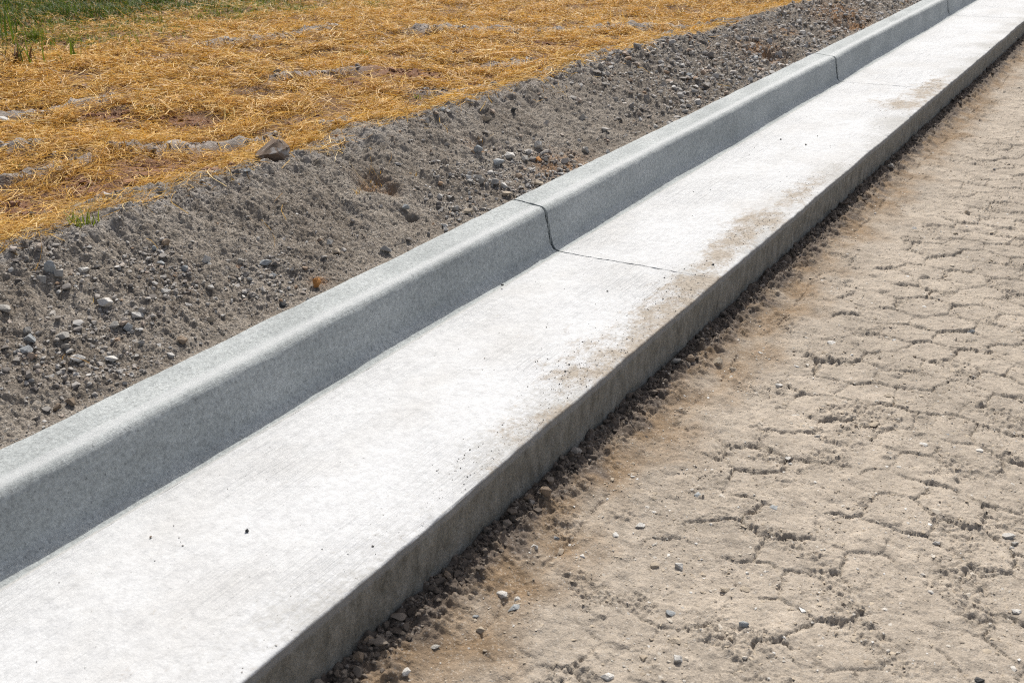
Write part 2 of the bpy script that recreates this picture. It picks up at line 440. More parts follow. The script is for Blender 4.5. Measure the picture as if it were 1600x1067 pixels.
# ------------------------------------------------------------------ dirt road
def h_road(x, Y):
    z = -0.104 - .020 * sstep(.56, .70, x) - .004 * sstep(.7, 1.2, x)
    z = z + .010 * fbm(x, Y, .55, 3, 101) * sstep(.5, .75, x)
    rub = 1 - sstep(.60, .665, x + .03 * fbm(x, Y, .08, 2, 102))      # loose rubble against the slab
    z = z + rub * (lumps(x, Y, .030, .014, 103, .7) + lumps(x, Y, .014, .007, 104))
    # tyre lug prints: overlapping pads, each tilted, separated by ragged cracks
    wx = x + .017 * fbm(x, Y, .16, 3, 111) + .0045 * fbm(x, Y, .022, 4, 116, .65); wy = Y + .017 * fbm(x, Y, .16, 3, 112) + .0045 * fbm(x, Y, .022, 4, 117, .65)
    f1, f2, cid, dx, dy = worley(wx / .142, wy / .108 + .25 * np.sin(wx * 9), 113, .30, True)
    gap = f2 - f1
    strength = sstep(.74, .88, x + .08 * fbm(x, Y, .4, 2, 114)) * sstep(-.3, .4, fbm(x, Y, .26, 4, 115) + .10)
    strength = np.maximum(strength, .72 * sstep(.80, .95, x + .06 * fbm(x, Y, .3, 2, 114)) * sstep(1.8, 2.5, Y + .5 * fbm(x, Y, .4, 3, 128)) * .9)
    strength = strength * (0.65 + .4 * sstep(1.0, 2.2, Y))
    dome = 1 - np.exp(-gap * 16)
    tilt = (dy * (.45 + .5 * cid) - dx * (.75 - .5 * cid))
    pads = .0030 * dome - .0060 * tilt + .003 * (cid - .5)
    crack = -.0075 * np.exp(-(gap / (.013 + .045 * np.clip(fbm(x, Y, .05, 3, 118) + .2, 0, 1))) ** 2) * np.clip(.8 + 1.2 * fbm(x, Y, .09, 2, 119), 0, 1.4)
    z = z + strength * (pads + crack)
    # loose crumbly patches
    lx = x + .0045 * fbm(x, Y, .011, 3, 151, .65); ly = Y + .0045 * fbm(x, Y, .011, 3, 152, .65)
    cr = sstep(.12, .55, fbm(x, Y, .16, 4, 121) + .5 * np.exp(-(gap / .16) ** 2) * strength - .1) * (1 - rub)
    z = z + cr * (lumps(lx, ly, .017, .0070, 122, .75) + lumps(lx, ly, .0085, .0045, 123) - .004)
    z = z + .0019 * fbm(x, Y, .024, 5, 124, .66) + .003 * fbm(x, Y, .09, 3, 126) + sstep(-.1, .5, fbm(x, Y, .25, 3, 127)) * lumps(x, Y, .007, .0028, 129, .45) + lumps(x, Y, .040, .005, 125, .12)
    # running crack alongside the slab
    cx = .684 + .018 * fbm(Y * 0 + 3.3, Y, .35, 3, 131)
    cx = cx + .004 * fbm(x, Y, .02, 3, 133)
    z = z - .0065 * np.exp(-((x - cx) / .0036) ** 2) * sstep(-.05, .35, fbm(Y * 0 + 1.7, Y, .16, 4, 132)) + .006 * sstep(0, .03, x - cx) * (1 - sstep(.03, .12, x - cx))
    return z

def road_soil(x, Y):
    n = fbm(x, Y, .35, 4, 141)[..., None]; n2 = fbm(x, Y, .05, 3, 142)[..., None]
    c = np.array([.355, .307, .250]) * (1 + .13 * n + .14 * n2)
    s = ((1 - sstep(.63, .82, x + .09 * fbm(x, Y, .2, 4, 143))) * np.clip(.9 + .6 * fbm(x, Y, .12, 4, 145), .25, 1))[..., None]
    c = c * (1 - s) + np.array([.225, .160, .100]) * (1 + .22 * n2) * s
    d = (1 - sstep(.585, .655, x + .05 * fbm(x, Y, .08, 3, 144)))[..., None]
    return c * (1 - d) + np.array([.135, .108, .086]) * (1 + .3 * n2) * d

xs = np.concatenate([[.30, .48], steps(.53, 1.62, lambda v: .0026), steps(1.62, 2.6, lambda v: .02)[1:], [3, 4, 6, 9, 15, 30, 70, 160]])
ys = np.concatenate([[-120, -50, -20, -8, -4, -2, -1], steps(0, .8, lambda v: .02), steps(.8, 10.5, lambda v: .0028 * max(1, v / 1.7))[1:], [11, 12, 14, 18, 30, 60, 120, 200]])
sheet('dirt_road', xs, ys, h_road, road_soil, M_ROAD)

# ------------------------------------------------------------------ kerb and gutter sections
def resample(pts, step):
    pts = np.array(pts); out = [pts[0]]
    for a, b in zip(pts[:-1], pts[1:]):
        k = max(1, int(round(np.linalg.norm(b - a) / step)))
        for i in range(1, k + 1): out.append(a + (b - a) * i / k)
    return np.array(out)

def arc(cx, cz, r, a0, a1, k):
    return [(cx + r * math.cos(radians(a)), cz + r * math.sin(radians(a))) for a in np.linspace(a0, a1, k)]

KERB_PROFILE = ([(-.150, -.10), (-.150, .128)] + arc(-.142, .133, .008, 178, 96, 5) + [(-.12, .1402)] +
                arc(-.0530, .1105, .0240, 84, 16, 9) + arc(.0250, .0405, .0375, 195, 262, 11) + [(.034, .0028)])
PAN_SLOPE = .0355
PAN_PROFILE = [(.034, .0028), (.10, .0047), (.535, .0202)] + arc(.5390, .0155, .0050, 80, 4, 5)
SIDE_PROFILE = [PAN_PROFILE[-1], (.5455, .004), (.548, -.18)]
JOINTS = [-.44, 2.612, 5.712, 8.715, 11.76]

def extrude_strip(name, prof, y0, y1, gap0, gap1, disp, mats, attrs_fn, seed, cap_mat=0):
    """sweep a profile along Y with ragged ends, and close both ends down to the profile's lowest level"""
    prof = np.asarray(prof)
    L = y1 - y0
    t = np.concatenate([np.linspace(0, .03, 7), steps(.03, L - .03, lambda v: .010)[1:], np.linspace(L - .03, L, 7)[1:]])
    nc, nr = len(prof), len(t)
    X = np.repeat(prof[None, :, 0], nr, 0).copy(); Z = np.repeat(prof[None, :, 1], nr, 0).copy()
    S = np.concatenate([[0], np.cumsum(np.linalg.norm(np.diff(prof, axis=0), axis=1))])
    Y = np.repeat((y0 + t)[:, None], nc, 1).copy()
    w0 = np.clip(1 - t / .03, 0, 1)[:, None]; w1 = np.clip(1 - (L - t) / .03, 0, 1)[:, None]
    rag = lambda sd: (.0030 * fbm(S * 1.0, S * 0 + sd * 3.7, .03, 3, 201) + .0020 * fbm(S, S * 0 + sd, .009, 3, 202))[None, :]
    Y = Y + w0 * (gap0(X) + rag(y0)) - w1 * (gap1(X) + rag(y1 + 9))
    disp(X, Y, Z)
    # tiny rounding of the joint edges
    V = np.stack([X, Y, Z], -1).reshape(-1, 3)
    F = [grid_faces(nr, nc)]
    # end caps: fan strip to a lower copy
    zb = -.19
    base = len(V); capv = []
    for r in (0, nr - 1):
        row = np.stack([X[r], Y[r], Z[r]], -1); low = row.copy(); low[:, 2] = zb; low[:, 1] += (.0005 if r == 0 else -.0005)
        capv += [row, low]
    V2 = np.concatenate([V] + capv)
    for q in range(2):
        b = base + q * 2 * nc; a = np.arange(nc - 1)
        f = np.stack([b + a, b + nc + a, b + nc + a + 1, b + a + 1], 1)
        F.append(f if q == 0 else f[:, ::-1])
    F = np.concatenate(F)
    at = {k: np.concatenate([v.ravel(), np.zeros(4 * nc)]) for k, v in attrs_fn(X, Y, Z).items()}
    return fast_mesh(name, V2, F, at, mats)

def disp_kerb(X, Y, Z):
    w = fbm(Y * 1.0, X * 0 + .3, .55, 3, 211)
    front = sstep(-.10, -.03, X) * sstep(.005, .03, Z)
    X += front * .0045 * w + .0012 * fbm(Y, Z * 3 + X, .05, 3, 213) * sstep(-.149, -.13, X)
    Z += sstep(.05, .12, Z) * (.0022 * fbm(Y, X, .6, 3, 212) + .0008 * fbm(Y, X, .05, 3, 214))
    for J, q in zip(JOINTS[1:], (.0035, .006, .004)):
        X += front * q * np.exp(-np.abs(Y - J) / .22) * (Y > J)
    X -= (X < -.145) * .003 * fbm(Y, Z, .15, 3, 215)

def disp_pan(X, Y, Z):
    Z += (.0016 * fbm(X, Y * .5, .22, 3, 221) + .0007 * fbm(X, Y, .05, 3, 222)) * sstep(.034, .09, X) * (1 - .7 * sstep(.50, .53, X))
    e = sstep(.44, .54, X)
    X += e * (.0042 * fbm(Y, Y * 0, .5, 3, 223) + .0016 * fbm(Y, Y * 0 + 2, .05, 3, 224))
    chip = sstep(.25, .8, fbm(Y, Y * 0 + 5, .07, 3, 225)) * sstep(.525, .54, X)
    Z -= .004 * chip; X -= .003 * chip

def disp_side(X, Y, Z):
    top = np.zeros_like(X); d = np.array(X)
    ex = .0042 * fbm(Y, Y * 0, .5, 3, 223) + .0016 * fbm(Y, Y * 0 + 2, .05, 3, 224)
    chip = sstep(.25, .8, fbm(Y, Y * 0 + 5, .07, 3, 225))
    k = sstep(-.02, .016, Z)
    Z -= .004 * chip * sstep(.008, .0155, Z)
    X += ex * (.55 + .45 * k) - .003 * chip * k + (1 - k) * .004 * fbm(Y, Z, .10, 4, 227)

SILT = [(at_z(960, 560, .02), .07, .16, .8), (at_z(1050, 490, .02), .06, .18, 1.0), (at_z(1150, 372, .02), .04, .2, .9), (at_z(860, 660, .02), .05, .2, .6),
        (at_z(1005, 540, .02), .035, .13, 1.0), (at_z(1085, 445, .02), .05, .12, 1.1), (at_z(1120, 400, .02), .03, .25, .9), (at_z(1190, 342, .02), .05, .12, 1.0), (at_z(1410, 162, .02), .07, .12, 1.0),
        (at_z(1450, 140, .02), .05, .4, .9), (at_z(915, 585, .02), .06, .10, .85), (at_z(880, 650, .02), .03, .12, .7), (at_z(1085, 475, .02), .035, .05, 1.0),
        (at_z(1250, 300, .02), .035, .3, .75), (at_z(820, 690, .02), .03, .12, .45), (at_z(1075, 432, .02), .02, .03, .9)]
def pan_attrs(X, Y, Z):
    s = np.zeros(X.shape)
    for c, rx, ry, a in SILT:
        s = np.maximum(s, 1.45 * a * np.exp(-((X - c[0]) / (rx * 1.9)) ** 2 - ((Y - c[1]) / (ry * 1.25)) ** 2))
    s = np.maximum(s, .22 * sstep(.47, .54, X))
    w = sstep(.30, .53, X) * np.clip(.55 + .6 * fbm(X * .6, Y * .6, .3, 3, 231), 0, 1)
    return {'silt': s, 'worn': w}

def kerb_attrs(X, Y, Z):
    band = np.exp(-((X + .058) / .020) ** 2) * (Z > .11)
    toe = sstep(.018, .034, X) * .9
    return {'band': band, 'toe': toe}

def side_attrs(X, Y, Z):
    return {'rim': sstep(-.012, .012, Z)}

SECTIONS = ['long near kerb and gutter section from the bottom left corner to the open joint',
            'middle kerb and gutter section between the open cracked joint and the next thin joint',
            'kerb and gutter section beyond the thin joint, with brown silt on its front corner',
            'farthest kerb and gutter section, only its near end in view at the top right corner']
for i, lab in enumerate(SECTIONS):
    y0, y1 = JOINTS[i], JOINTS[i + 1]
    root = bpy.data.objects.new('gutter_section', None); COL.objects.link(root); root.location = (0, y0, 0)
    tag(root, lab, 'gutter section', 'poured concrete kerb and gutter sections')
    def gap(j):
        wide = {1: (.0050, .0030), 2: (.0046, .0030), 3: (.0060, .004)}.get(j, (.003, .002))
        return (lambda X: np.where(X < .02, wide[0], wide[1] * (1 - .75 * sstep(.33, .5, X))))
    g0, g1 = gap(i), gap(i + 1)
    me = extrude_strip('kerb', resample(KERB_PROFILE, .006), y0, y1, g0, g1, disp_kerb, [M_KERB], kerb_attrs, i)
    k = link('kerb', me, root); k.location = (0, -y0, 0)
    me = extrude_strip('gutter_pan', resample(PAN_PROFILE, .010), y0, y1, g0, g1, disp_pan, [M_PAN], pan_attrs, i)
    p = link('gutter_pan', me, root); p.location = (0, -y0, 0)
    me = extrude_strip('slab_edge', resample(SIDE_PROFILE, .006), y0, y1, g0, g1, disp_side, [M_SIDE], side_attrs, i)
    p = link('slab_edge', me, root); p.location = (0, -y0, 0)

# ------------------------------------------------------------------ rocks
def hull_mesh(seed, npts=14, flat=1.0):
    import bmesh
    r = np.random.default_rng(seed)
    d = r.normal(size=(npts, 3)); d /= np.linalg.norm(d, axis=1)[:, None]
    d *= r.uniform(.75, 1.0, (npts, 1))
    bm = bmesh.new()
    for q in d: bm.verts.new(q)
    res = bmesh.ops.convex_hull(bm, input=bm.verts)
    for g in list(bm.verts):
        if not g.link_faces: bm.verts.remove(g)
    bmesh.ops.triangulate(bm, faces=bm.faces[:])
    bm.verts.index_update()
    v = np.array([q.co[:] for q in bm.verts]); f = np.array([[q.index for q in t.verts] for t in bm.faces])
    bm.free()
    return v, f
PROTO = [hull_mesh(500 + i, [11, 12, 14, 16][i % 4]) for i in range(24)]

def rock_mesh(name, seed, mat, npts=13):
    """an angular stone: hull, chipped edges, slight roughness"""
    import bmesh
    r = np.random.default_rng(seed)
    v, f = hull_mesh(seed, npts)
    bm = bmesh.new()
    vs = [bm.verts.new(q) for q in v]
    for t in f: bm.faces.new([vs[i] for i in t])
    bmesh.ops.dissolve_limit(bm, angle_limit=radians(14), verts=bm.verts[:], edges=bm.edges[:])
    bmesh.ops.bevel(bm, geom=bm.edges[:], offset=.055, segments=1, affect='EDGES', clamp_overlap=True)
    bmesh.ops.triangulate(bm, faces=bm.faces[:])
    bmesh.ops.subdivide_edges(bm, edges=[e for e in bm.edges if e.calc_length() > .35], cuts=1, use_grid_fill=True)
    bmesh.ops.triangulate(bm, faces=bm.faces[:])
    for q in bm.verts:
        q.co += q.co.normalized() * float(r.normal() * .022)
    bmesh.ops.recalc_face_normals(bm, faces=bm.faces[:])
    me = bpy.data.meshes.new(name); bm.to_mesh(me); bm.free()
    me.materials.append(mat)
    return me

def rand_rot(n, r):
    q = r.normal(size=(n, 4)); q /= np.linalg.norm(q, axis=1)[:, None]
    w, x, y, z = q.T
    return np.stack([np.stack([1 - 2 * (y * y + z * z), 2 * (x * y - z * w), 2 * (x * z + y * w)], -1),
                     np.stack([2 * (x * y + z * w), 1 - 2 * (x * x + z * z), 2 * (y * z - x * w)], -1),
                     np.stack([2 * (x * z - y * w), 2 * (y * z + x * w), 1 - 2 * (x * x + y * y)], -1)], 1)

def scatter(pos, size, tone, r, squash=(.45, .9)):
    """many small stones as one mesh"""
    n = len(pos); Vs, Fs, Ts = [], [], []; off = 0
    which = r.integers(0, len(PROTO), n); R = rand_rot(n, r)
    sc = np.stack([r.uniform(.7, 1.25, n), r.uniform(.7, 1.1, n), r.uniform(*squash, n)], 1)
    ang = r.uniform(0, 6.283, n)
    for k, (v, f) in enumerate(PROTO):
        idx = np.where(which == k)[0]
        if not len(idx): continue
        q = np.einsum('nij,vj->nvi', R[idx], v) * sc[idx][:, None, :]
        ca, sa = np.cos(ang[idx])[:, None], np.sin(ang[idx])[:, None]
        q = np.stack([q[..., 0] * ca - q[..., 1] * sa, q[..., 0] * sa + q[..., 1] * ca, q[..., 2]], -1)
        q = q * size[idx][:, None, None] + pos[idx][:, None, :]
        Vs.append(q.reshape(-1, 3)); Ts.append(np.repeat(tone[idx], len(v)))
        Fs.append((f[None] + (off + np.arange(len(idx)) * len(v))[:, None, None]).reshape(-1, 3))
        off += len(idx) * len(v)
    return np.concatenate(Vs), np.concatenate(Fs), np.concatenate(Ts)

def in_view(x, y, z, m=140):
    px, py, w = project(x, y, z)
    return (w > .2) & (px > -m) & (px < 1600 + m) & (py > -m) & (py < 1067 + m)

def sample(n, xr, yr, dens, r):
    """n points with density dens(x, Y) in [0,1]; nearer ground is sampled more densely"""
    out = []; tot = 0
    while tot < n:
        k = n * 4
        x = r.uniform(*xr, k); y = r.uniform(*yr, k)
        d = np.hypot(x - CAM[0], y)
        ok = (r.uniform(size=k) < dens(x, y) * np.clip(1.7 / d, 0, 1) ** 1.1)
        x, y = x[ok], y[ok]
        ok = in_view(x, y, np.full(len(x), .1))
        out.append(np.stack([x[ok], y[ok]], 1)); tot += ok.sum()
    return np.concatenate(out)[:n]

def pan_z(x):
    return np.where(x < .10, .0028 + (x - .034) * .029, .0047 + (x - .10) * .0356)

# loose gravel on the bank
r = np.random.default_rng(11)
def d_bank(x, y):
    u = (-.148 - x) / .472
    base = .30 + .7 * sstep(.1, .7, fbm(x, y, .2, 3, 301) + .15)
    far = sstep(3.3, 4.6, y) * .9
    g = np.zeros(x.shape)
    for px, py, z, rad in ((85, 430, .25, .09), (170, 500, .2, .10), (400, 410, .2, .09), (260, 440, .2, .1), (800, 265, .19, .17), (850, 245, .19, .16), (740, 285, .17, .1), (720, 330, .14, .1),
                           (60, 535, .22, .07), (180, 555, .18, .07)):
        q = at_z(px, py, z); g = np.maximum(g, np.exp(-((x - q[0]) ** 2 + (y - q[1]) ** 2) / rad ** 2))
    return np.clip(.09 * base + g + far * .6, 0, 1)
P = sample(9500, (-.66, -.155), (.8, 9.5), d_bank, r)
sz = .0022 + r.gamma(1.1, .0031, len(P)); sz = np.clip(sz, .002, .0155)
sz *= np.clip(P[:, 1] / 3.0, .8, 1.5)
z = h_left(P[:, 0], P[:, 1]) + sz * .25
V, F, T = scatter(np.column_stack([P, z]), sz, np.clip(r.beta(2.4, 2, len(P)) * (1 - .12 * sstep(3.2, 4.5, P[:, 1])) + .2 * sstep(3.2, 4.5, P[:, 1]), 0, 1), r)
P2 = sample(9000, (-.66, -.155), (.8, 9.0), lambda x, y: np.ones(x.shape), r)
s2 = r.uniform(.0012, .0036, len(P2)); z2 = h_left(P2[:, 0], P2[:, 1]) + s2 * .2
V2, F2, T2 = scatter(np.column_stack([P2, z2]), s2, r.uniform(.15, .62, len(P2)), r)
tag(link('bank_gravel', fast_mesh('bank_gravel', np.concatenate([V, V2]), np.concatenate([F, F2 + len(V)]), {'tone': np.concatenate([T, T2])}, [M_GRAVEL], False)),
    'loose grey gravel and grit strewn over the soil bank', 'gravel', kind='stuff')

M_RUBBLE = tone_material('dirty_rubble', [(0.0, (0.085, 0.070, 0.058)), (0.4, (0.145, 0.120, 0.098)), (0.75, (0.23, 0.195, 0.16)), (1.0, (0.36, 0.335, 0.305))], 0.9)
# broken rubble along the foot of the slab
def d_foot(x, y):
    return np.exp(-((x - .564) / .026) ** 2) * (.55 + .45 * sstep(-.3, .3, fbm(x, y, .15, 2, 305)))
P = sample(6500, (.55, .70), (.8, 9.5), d_foot, r)
sz = np.clip(.0012 + r.gamma(.65, .0032, len(P)), .0011, .015)
z = h_road(P[:, 0], P[:, 1]) + sz * .3
V, F, T = scatter(np.column_stack([P, z]), sz, r.beta(1.6, 2.6, len(P)), r, (.5, .95))
tag(link('slab_foot_rubble', fast_mesh('slab_foot_rubble', V, F, {'tone': T}, [M_RUBBLE], False)),
    'dark broken rubble and crumbs along the foot of the slab edge', 'rubble', kind='stuff')

# grit on the road
def d_road(x, y):
    return np.clip(.35 + .65 * sstep(.0, .6, fbm(x, y, .18, 4, 121)), 0, 1) * sstep(.60, .7, x)
P = sample(14000, (.62, 1.75), (.8, 9), d_road, r)
sz = np.clip(.0010 + r.gamma(.8, .0020, len(P)), .001, .011)
z = h_road(P[:, 0], P[:, 1]) + sz * np.where(sz > .004, -.12, .08)
M_GRIT = tone_material('road_grit', [(0.0, (0.16, 0.14, 0.12)), (0.3, (0.33, 0.275, 0.21)), (0.7, (0.44, 0.375, 0.29)), (0.9, (0.5, 0.48, 0.44)), (1.0, (0.68, 0.67, 0.64))], 0.9)
V, F, T = scatter(np.column_stack([P, z]), sz, r.beta(2.2, 1.6, len(P)), r, (.3, .65))
tag(link('road_grit', fast_mesh('road_grit', V, F, {'tone': T}, [M_GRIT], False)), 'fine pale grit lying on the dirt road', 'grit', kind='stuff')

# sand crumbs on the gutter pan
def d_pan(x, y):
    s = np.zeros(x.shape)
    for c, rx, ry, a in SILT:
        s = np.maximum(s, a * np.exp(-((x - c[0]) / (rx * 1.5)) ** 2 - ((y - c[1]) / (ry * 1.3)) ** 2))
    return np.clip(s * .9 + .012 + .05 * sstep(.4, .54, x), 0, 1)
P = sample(3200, (.05, .535), (.6, 9), d_pan, r)
sz = np.clip(.0006 + r.gamma(.9, .00055, len(P)), .0006, .0032)
z = pan_z(P[:, 0]) + sz * .25
V, F, T = scatter(np.column_stack([P, z]), sz, r.beta(1.6, 2.2, len(P)), r)
tag(link('sand_crumbs', fast_mesh('sand_crumbs', V, F, {'tone': T}, [M_GRAVEL], False)), 'dark sand crumbs sprinkled over the pale gutter pan', 'sand', kind='stuff')

# ------------------------------------------------------------------ individual stones
def surface(x, y):
    z = np.where(x > .546, h_road(x, y), h_left(np.minimum(x, -.149), y))
    z = np.where((x > .034) & (x <= .546), pan_z(x), z)
    return np.where((x > -.149) & (x <= .034), np.where(x < -.04, .139, .01), z)

def hit(px, py):
    d = ray(px, py); d = d / np.linalg.norm(d)
    t = np.arange(1.0, 12, .004); q = CAM + d * t[:, None]
    below = q[:, 2] < surface(q[:, 0], q[:, 1])
    k = np.argmax(below)
    return q[k], t[k]

def stone(label, px, py, wpx, mat, hw=.6, dw=.8, sink=.25, name='stone', group=None, seed=None, cat='stone', npts=13, yaw=None, tip=.25):
    """wpx: width in the photo; hw: height / width; dw: depth / width"""
    q, t = hit(px, py)
    s = wpx * t / FPX * .5
    seed = int(px * 7 + py * 13) if seed is None else seed
    rr = np.random.default_rng(seed)
    o = link(name, rock_mesh(name, seed, mat, npts))
    o.scale = (s * 1.08, s * dw * 1.08, s * hw * 1.08)
    yaw = rr.uniform(-.5, .5) if yaw is None else yaw
    o.rotation_euler = (rr.uniform(-tip, tip), rr.uniform(-tip, tip), _az + yaw)
    o.location = (q[0], q[1], float(surface(np.array([q[0]]), np.array([q[1]]))[0]) + s * hw * (1 - 2 * sink) * .9)
    return tag(o, label, cat, group)

bp = stone('big brown and grey boulder sitting on the crest of the bank in the straw', 426, 249, 62, M_BOULDER, .66, .8, .24, 'boulder', cat='boulder', npts=22, yaw=.1, tip=.12, seed=12)

GB = 'stones lying on the soil bank'
for a in [
    ('upright pale grey shard at the top of the left stone cluster on the bank', 79, 426, 20, M_BLUE, 1.25, .6),
    ('tall grey shard just right of the upright pale shard on the left of the bank', 93, 436, 17, M_GREY, 1.1, .7),
    ('small pale stone leaning right of the two upright shards', 131, 424, 18, M_PALE, .8, .7),
    ('brown grey stone below left of the upright pale shard', 66, 441, 22, M_GREY, .6, .8),
    ('largest flat pale grey rock in the middle left of the bank', 164, 478, 28, M_PALE, .6, .7),
    ('pointed pale stone lower right of the flat pale grey rock', 215, 497, 22, M_PALE, .6, .6),
    ('round grey stone at the left of the close pair low on the bank', 180, 513, 18, M_GREY, .85, .8),
    ('pale bluish stone at the right of the close pair low on the bank', 200, 517, 18, M_BLUE, .85, .8),
    ('long buff stone lying flat left of the close pair', 100, 527, 30, M_GREY, .42, .6),
    ('grey stone topmost of the three stacked near the left photo edge', 42, 520, 18, M_GREY, .7, .8),
    ('dark blue grey stone in the middle of the three near the left photo edge', 47, 537, 22, M_BLUE, .7, .8),
    ('light blue grey stone lowest of the three near the left photo edge', 43, 554, 20, M_BLUE, .9, .8),
    ('half cut grey stone at the very left photo edge of the bank', 9, 487, 24, M_GREY, .45, .8),
    ('buff stone low on the bank by a whitish crumbled patch', 122, 565, 24, M_PALE, .6, .8),
    ('whitish crumbling lump on the lower left bank', 176, 562, 26, M_PALE, .35, .7),
    ('brown lump pressed into the soil near the kerb back', 283, 536, 24, M_BROWN, .6, .8),
    ('grey brown stone nearest the kerb back at lower left', 112, 633, 18, M_BROWN, .7, .8),
    ('dull brown stone half buried left of the one by the kerb back', 90, 640, 16, M_BROWN, .8, .8),
    ('small upright buff stone by the lower middle of the bank', 330, 502, 13, M_TAN, 1.1, .8),
    ('thin slanting grey chip low on the bank', 221, 537, 14, M_GREY, .6, .4),
    ('pale pointed stone in the middle of the left bank', 260, 459, 20, M_PALE, .6, .6),
    ('small blue grey flat stone above the pale pointed stone', 251, 416, 16, M_BLUE, .6, .7),
    ('pale grey stone with a bright left face, upper middle of the left bank', 322, 410, 18, M_PALE, .9, .7),
    ('flat rectangular blue grey slate piece on the bank', 416, 414, 25, M_BLUE, .5, .5),
    ('squarish grey stone left of the rectangular slate piece', 377, 413, 15, M_GREY, 1.0, .8),
    ('small bluish stone below the rectangular slate piece', 427, 434, 15, M_BLUE, .6, .8),
    ('flat dark stone right of the pale pointed stone', 391, 438, 14, M_GREY, .5, .7),
    ('whitish chip below the bright faced stone', 326, 452, 20, M_PALE, .5, .6),
    ('small greenish grey stone above the whitish chip', 316, 443, 13, M_GREY, .7, .7),
    ('round brown pebble near the crest at left', 260, 383, 16, M_BROWN, .75, .9),
    ('slanting grey stone between slate piece and bright stone', 290, 424, 16, M_BLUE, .8, .5),
    ('blue pebble high on the left bank', 241, 393, 10, M_BLUE, .9, .8),
    ('dark red brown pebble at the right end of the left bank', 500, 380, 12, M_BROWN, .8, .9),
    ('grey stone beside the red brown pebble', 515, 382, 15, M_GREY, .8, .8),
    ('buff stone right below the red brown pebble', 526, 395, 17, M_TAN, .6, .8),
    ('dark stone wedged against the kerb back near the orange clod', 443, 478, 16, M_DARK, .8, .8),
    ('grey stone wedged against the kerb back, between clod and joint', 602, 396, 22, M_GREY, .8, .8),
    ('long tan stone touching the kerb back left of the joint', 730, 333, 24, M_TAN, .45, .5),
    ('dark grey stone left of the long tan stone', 711, 329, 17, M_GREY, .8, .8),
    ('flat pale chip by the kerb back left of the dark grey stone', 693, 357, 17, M_PALE, .4, .7),
    ('tan stone nearest the cracked joint at the kerb back', 793, 307, 20, M_TAN, .55, .8),
    ('grey stone beside the hole in the middle of the bank', 634, 331, 14, M_BLUE, 1.0, .7),
    ('narrow pale stone in the stack of three left of the kerb joint', 732, 281, 12, M_PALE, 1.1, .8),
    ('long pale stone on top of the stack of three left of the kerb joint', 746, 280, 20, M_PALE, .5, .6),
    ('upright grey stone at the right of the stack of three', 752, 288, 13, M_GREY, 1.1, .8),
    ('dark cubic stone right of the stack of three', 775, 291, 19, M_GREY, .8, .9),
    ('pale pointed stone right of the dark cubic stone', 788, 293, 15, M_PALE, 1.0, .8),
    ('biggest pale slab stone at the top of the right stone cluster', 797, 247, 24, M_PALE, .6, .7),
    ('pale square stone on the right of the biggest slab stone', 822, 251, 17, M_GREY, .7, .8),
    ('whitish square stone above the pale square stone', 826, 241, 15, M_PALE, .75, .8),
    ('upright grey stone at the upper right of the right cluster', 842, 234, 17, M_PALE, .9, .7),
    ('orange brown stone in the right stone cluster', 842, 252, 14, M_CLAY, .7, .8),
    ('round brown stone at the bottom of the right cluster', 811, 279, 14, M_BROWN, 1.0, .9),
    ('dark blue stone at the left of the right cluster', 747, 237, 16, M_BLUE, 1.0, .7),
    ('flat grey stone between the dark blue stone and the biggest slab', 778, 257, 22, M_BLUE, .6, .8),
    ('grey stone right end of the right cluster', 852, 253, 12, M_GREY, 1.0, .8),
    ('grey stone high up at the far right of the cluster', 915, 239, 16, M_GREY, .8, .8),
    ('tan stone near the kerb back right of the joint', 842, 289, 17, M_TAN, .7, .8),
    ('buff stone left of the tan stone right of the joint', 815, 296, 15, M_TAN, .8, .8),
    ('upright whitish chip on the crest at mid photo', 668, 196, 10, M_PALE, 1.6, .5),
    ('dark blue pebble on the crest left of the whitish chip', 692, 175, 9, M_BLUE, .8, .9),
    ('buff angular stone just below the crest at mid photo', 762, 190, 15, M_TAN, .9, .8),
    ('dark stone below the crest right of the buff angular stone', 803, 174, 12, M_DARK, .7, .8),
    ('grey lump halfway up the bank toward the far end', 911, 188, 14, M_GREY, .9, .8),
    ('round pale green grey stone far along the bank', 1076, 121, 11, M_BLUE, .9, .9),
    ('round green grey stone on the lower far bank', 1180, 93, 10, M_BLUE, .9, .9),
    ('whitish stone on the gravel crest at the far end', 1249, 36, 10, M_PALE, .8, .9),
    ('pale stone at the very top of the far gravel crest', 1306, 5, 9, M_PALE, .8, .9),
    ('buff stone on the far crest by the orange clay', 1230, 24, 9, M_TAN, .7, .9),
]:
    stone(a[0], a[1], a[2], a[3], a[4], a[5], a[6], group=GB)
stone('bright orange clay clod against the kerb back', 494, 449, 21, M_CLAY, .85, .8, .2, 'clay_clod', cat='clod')

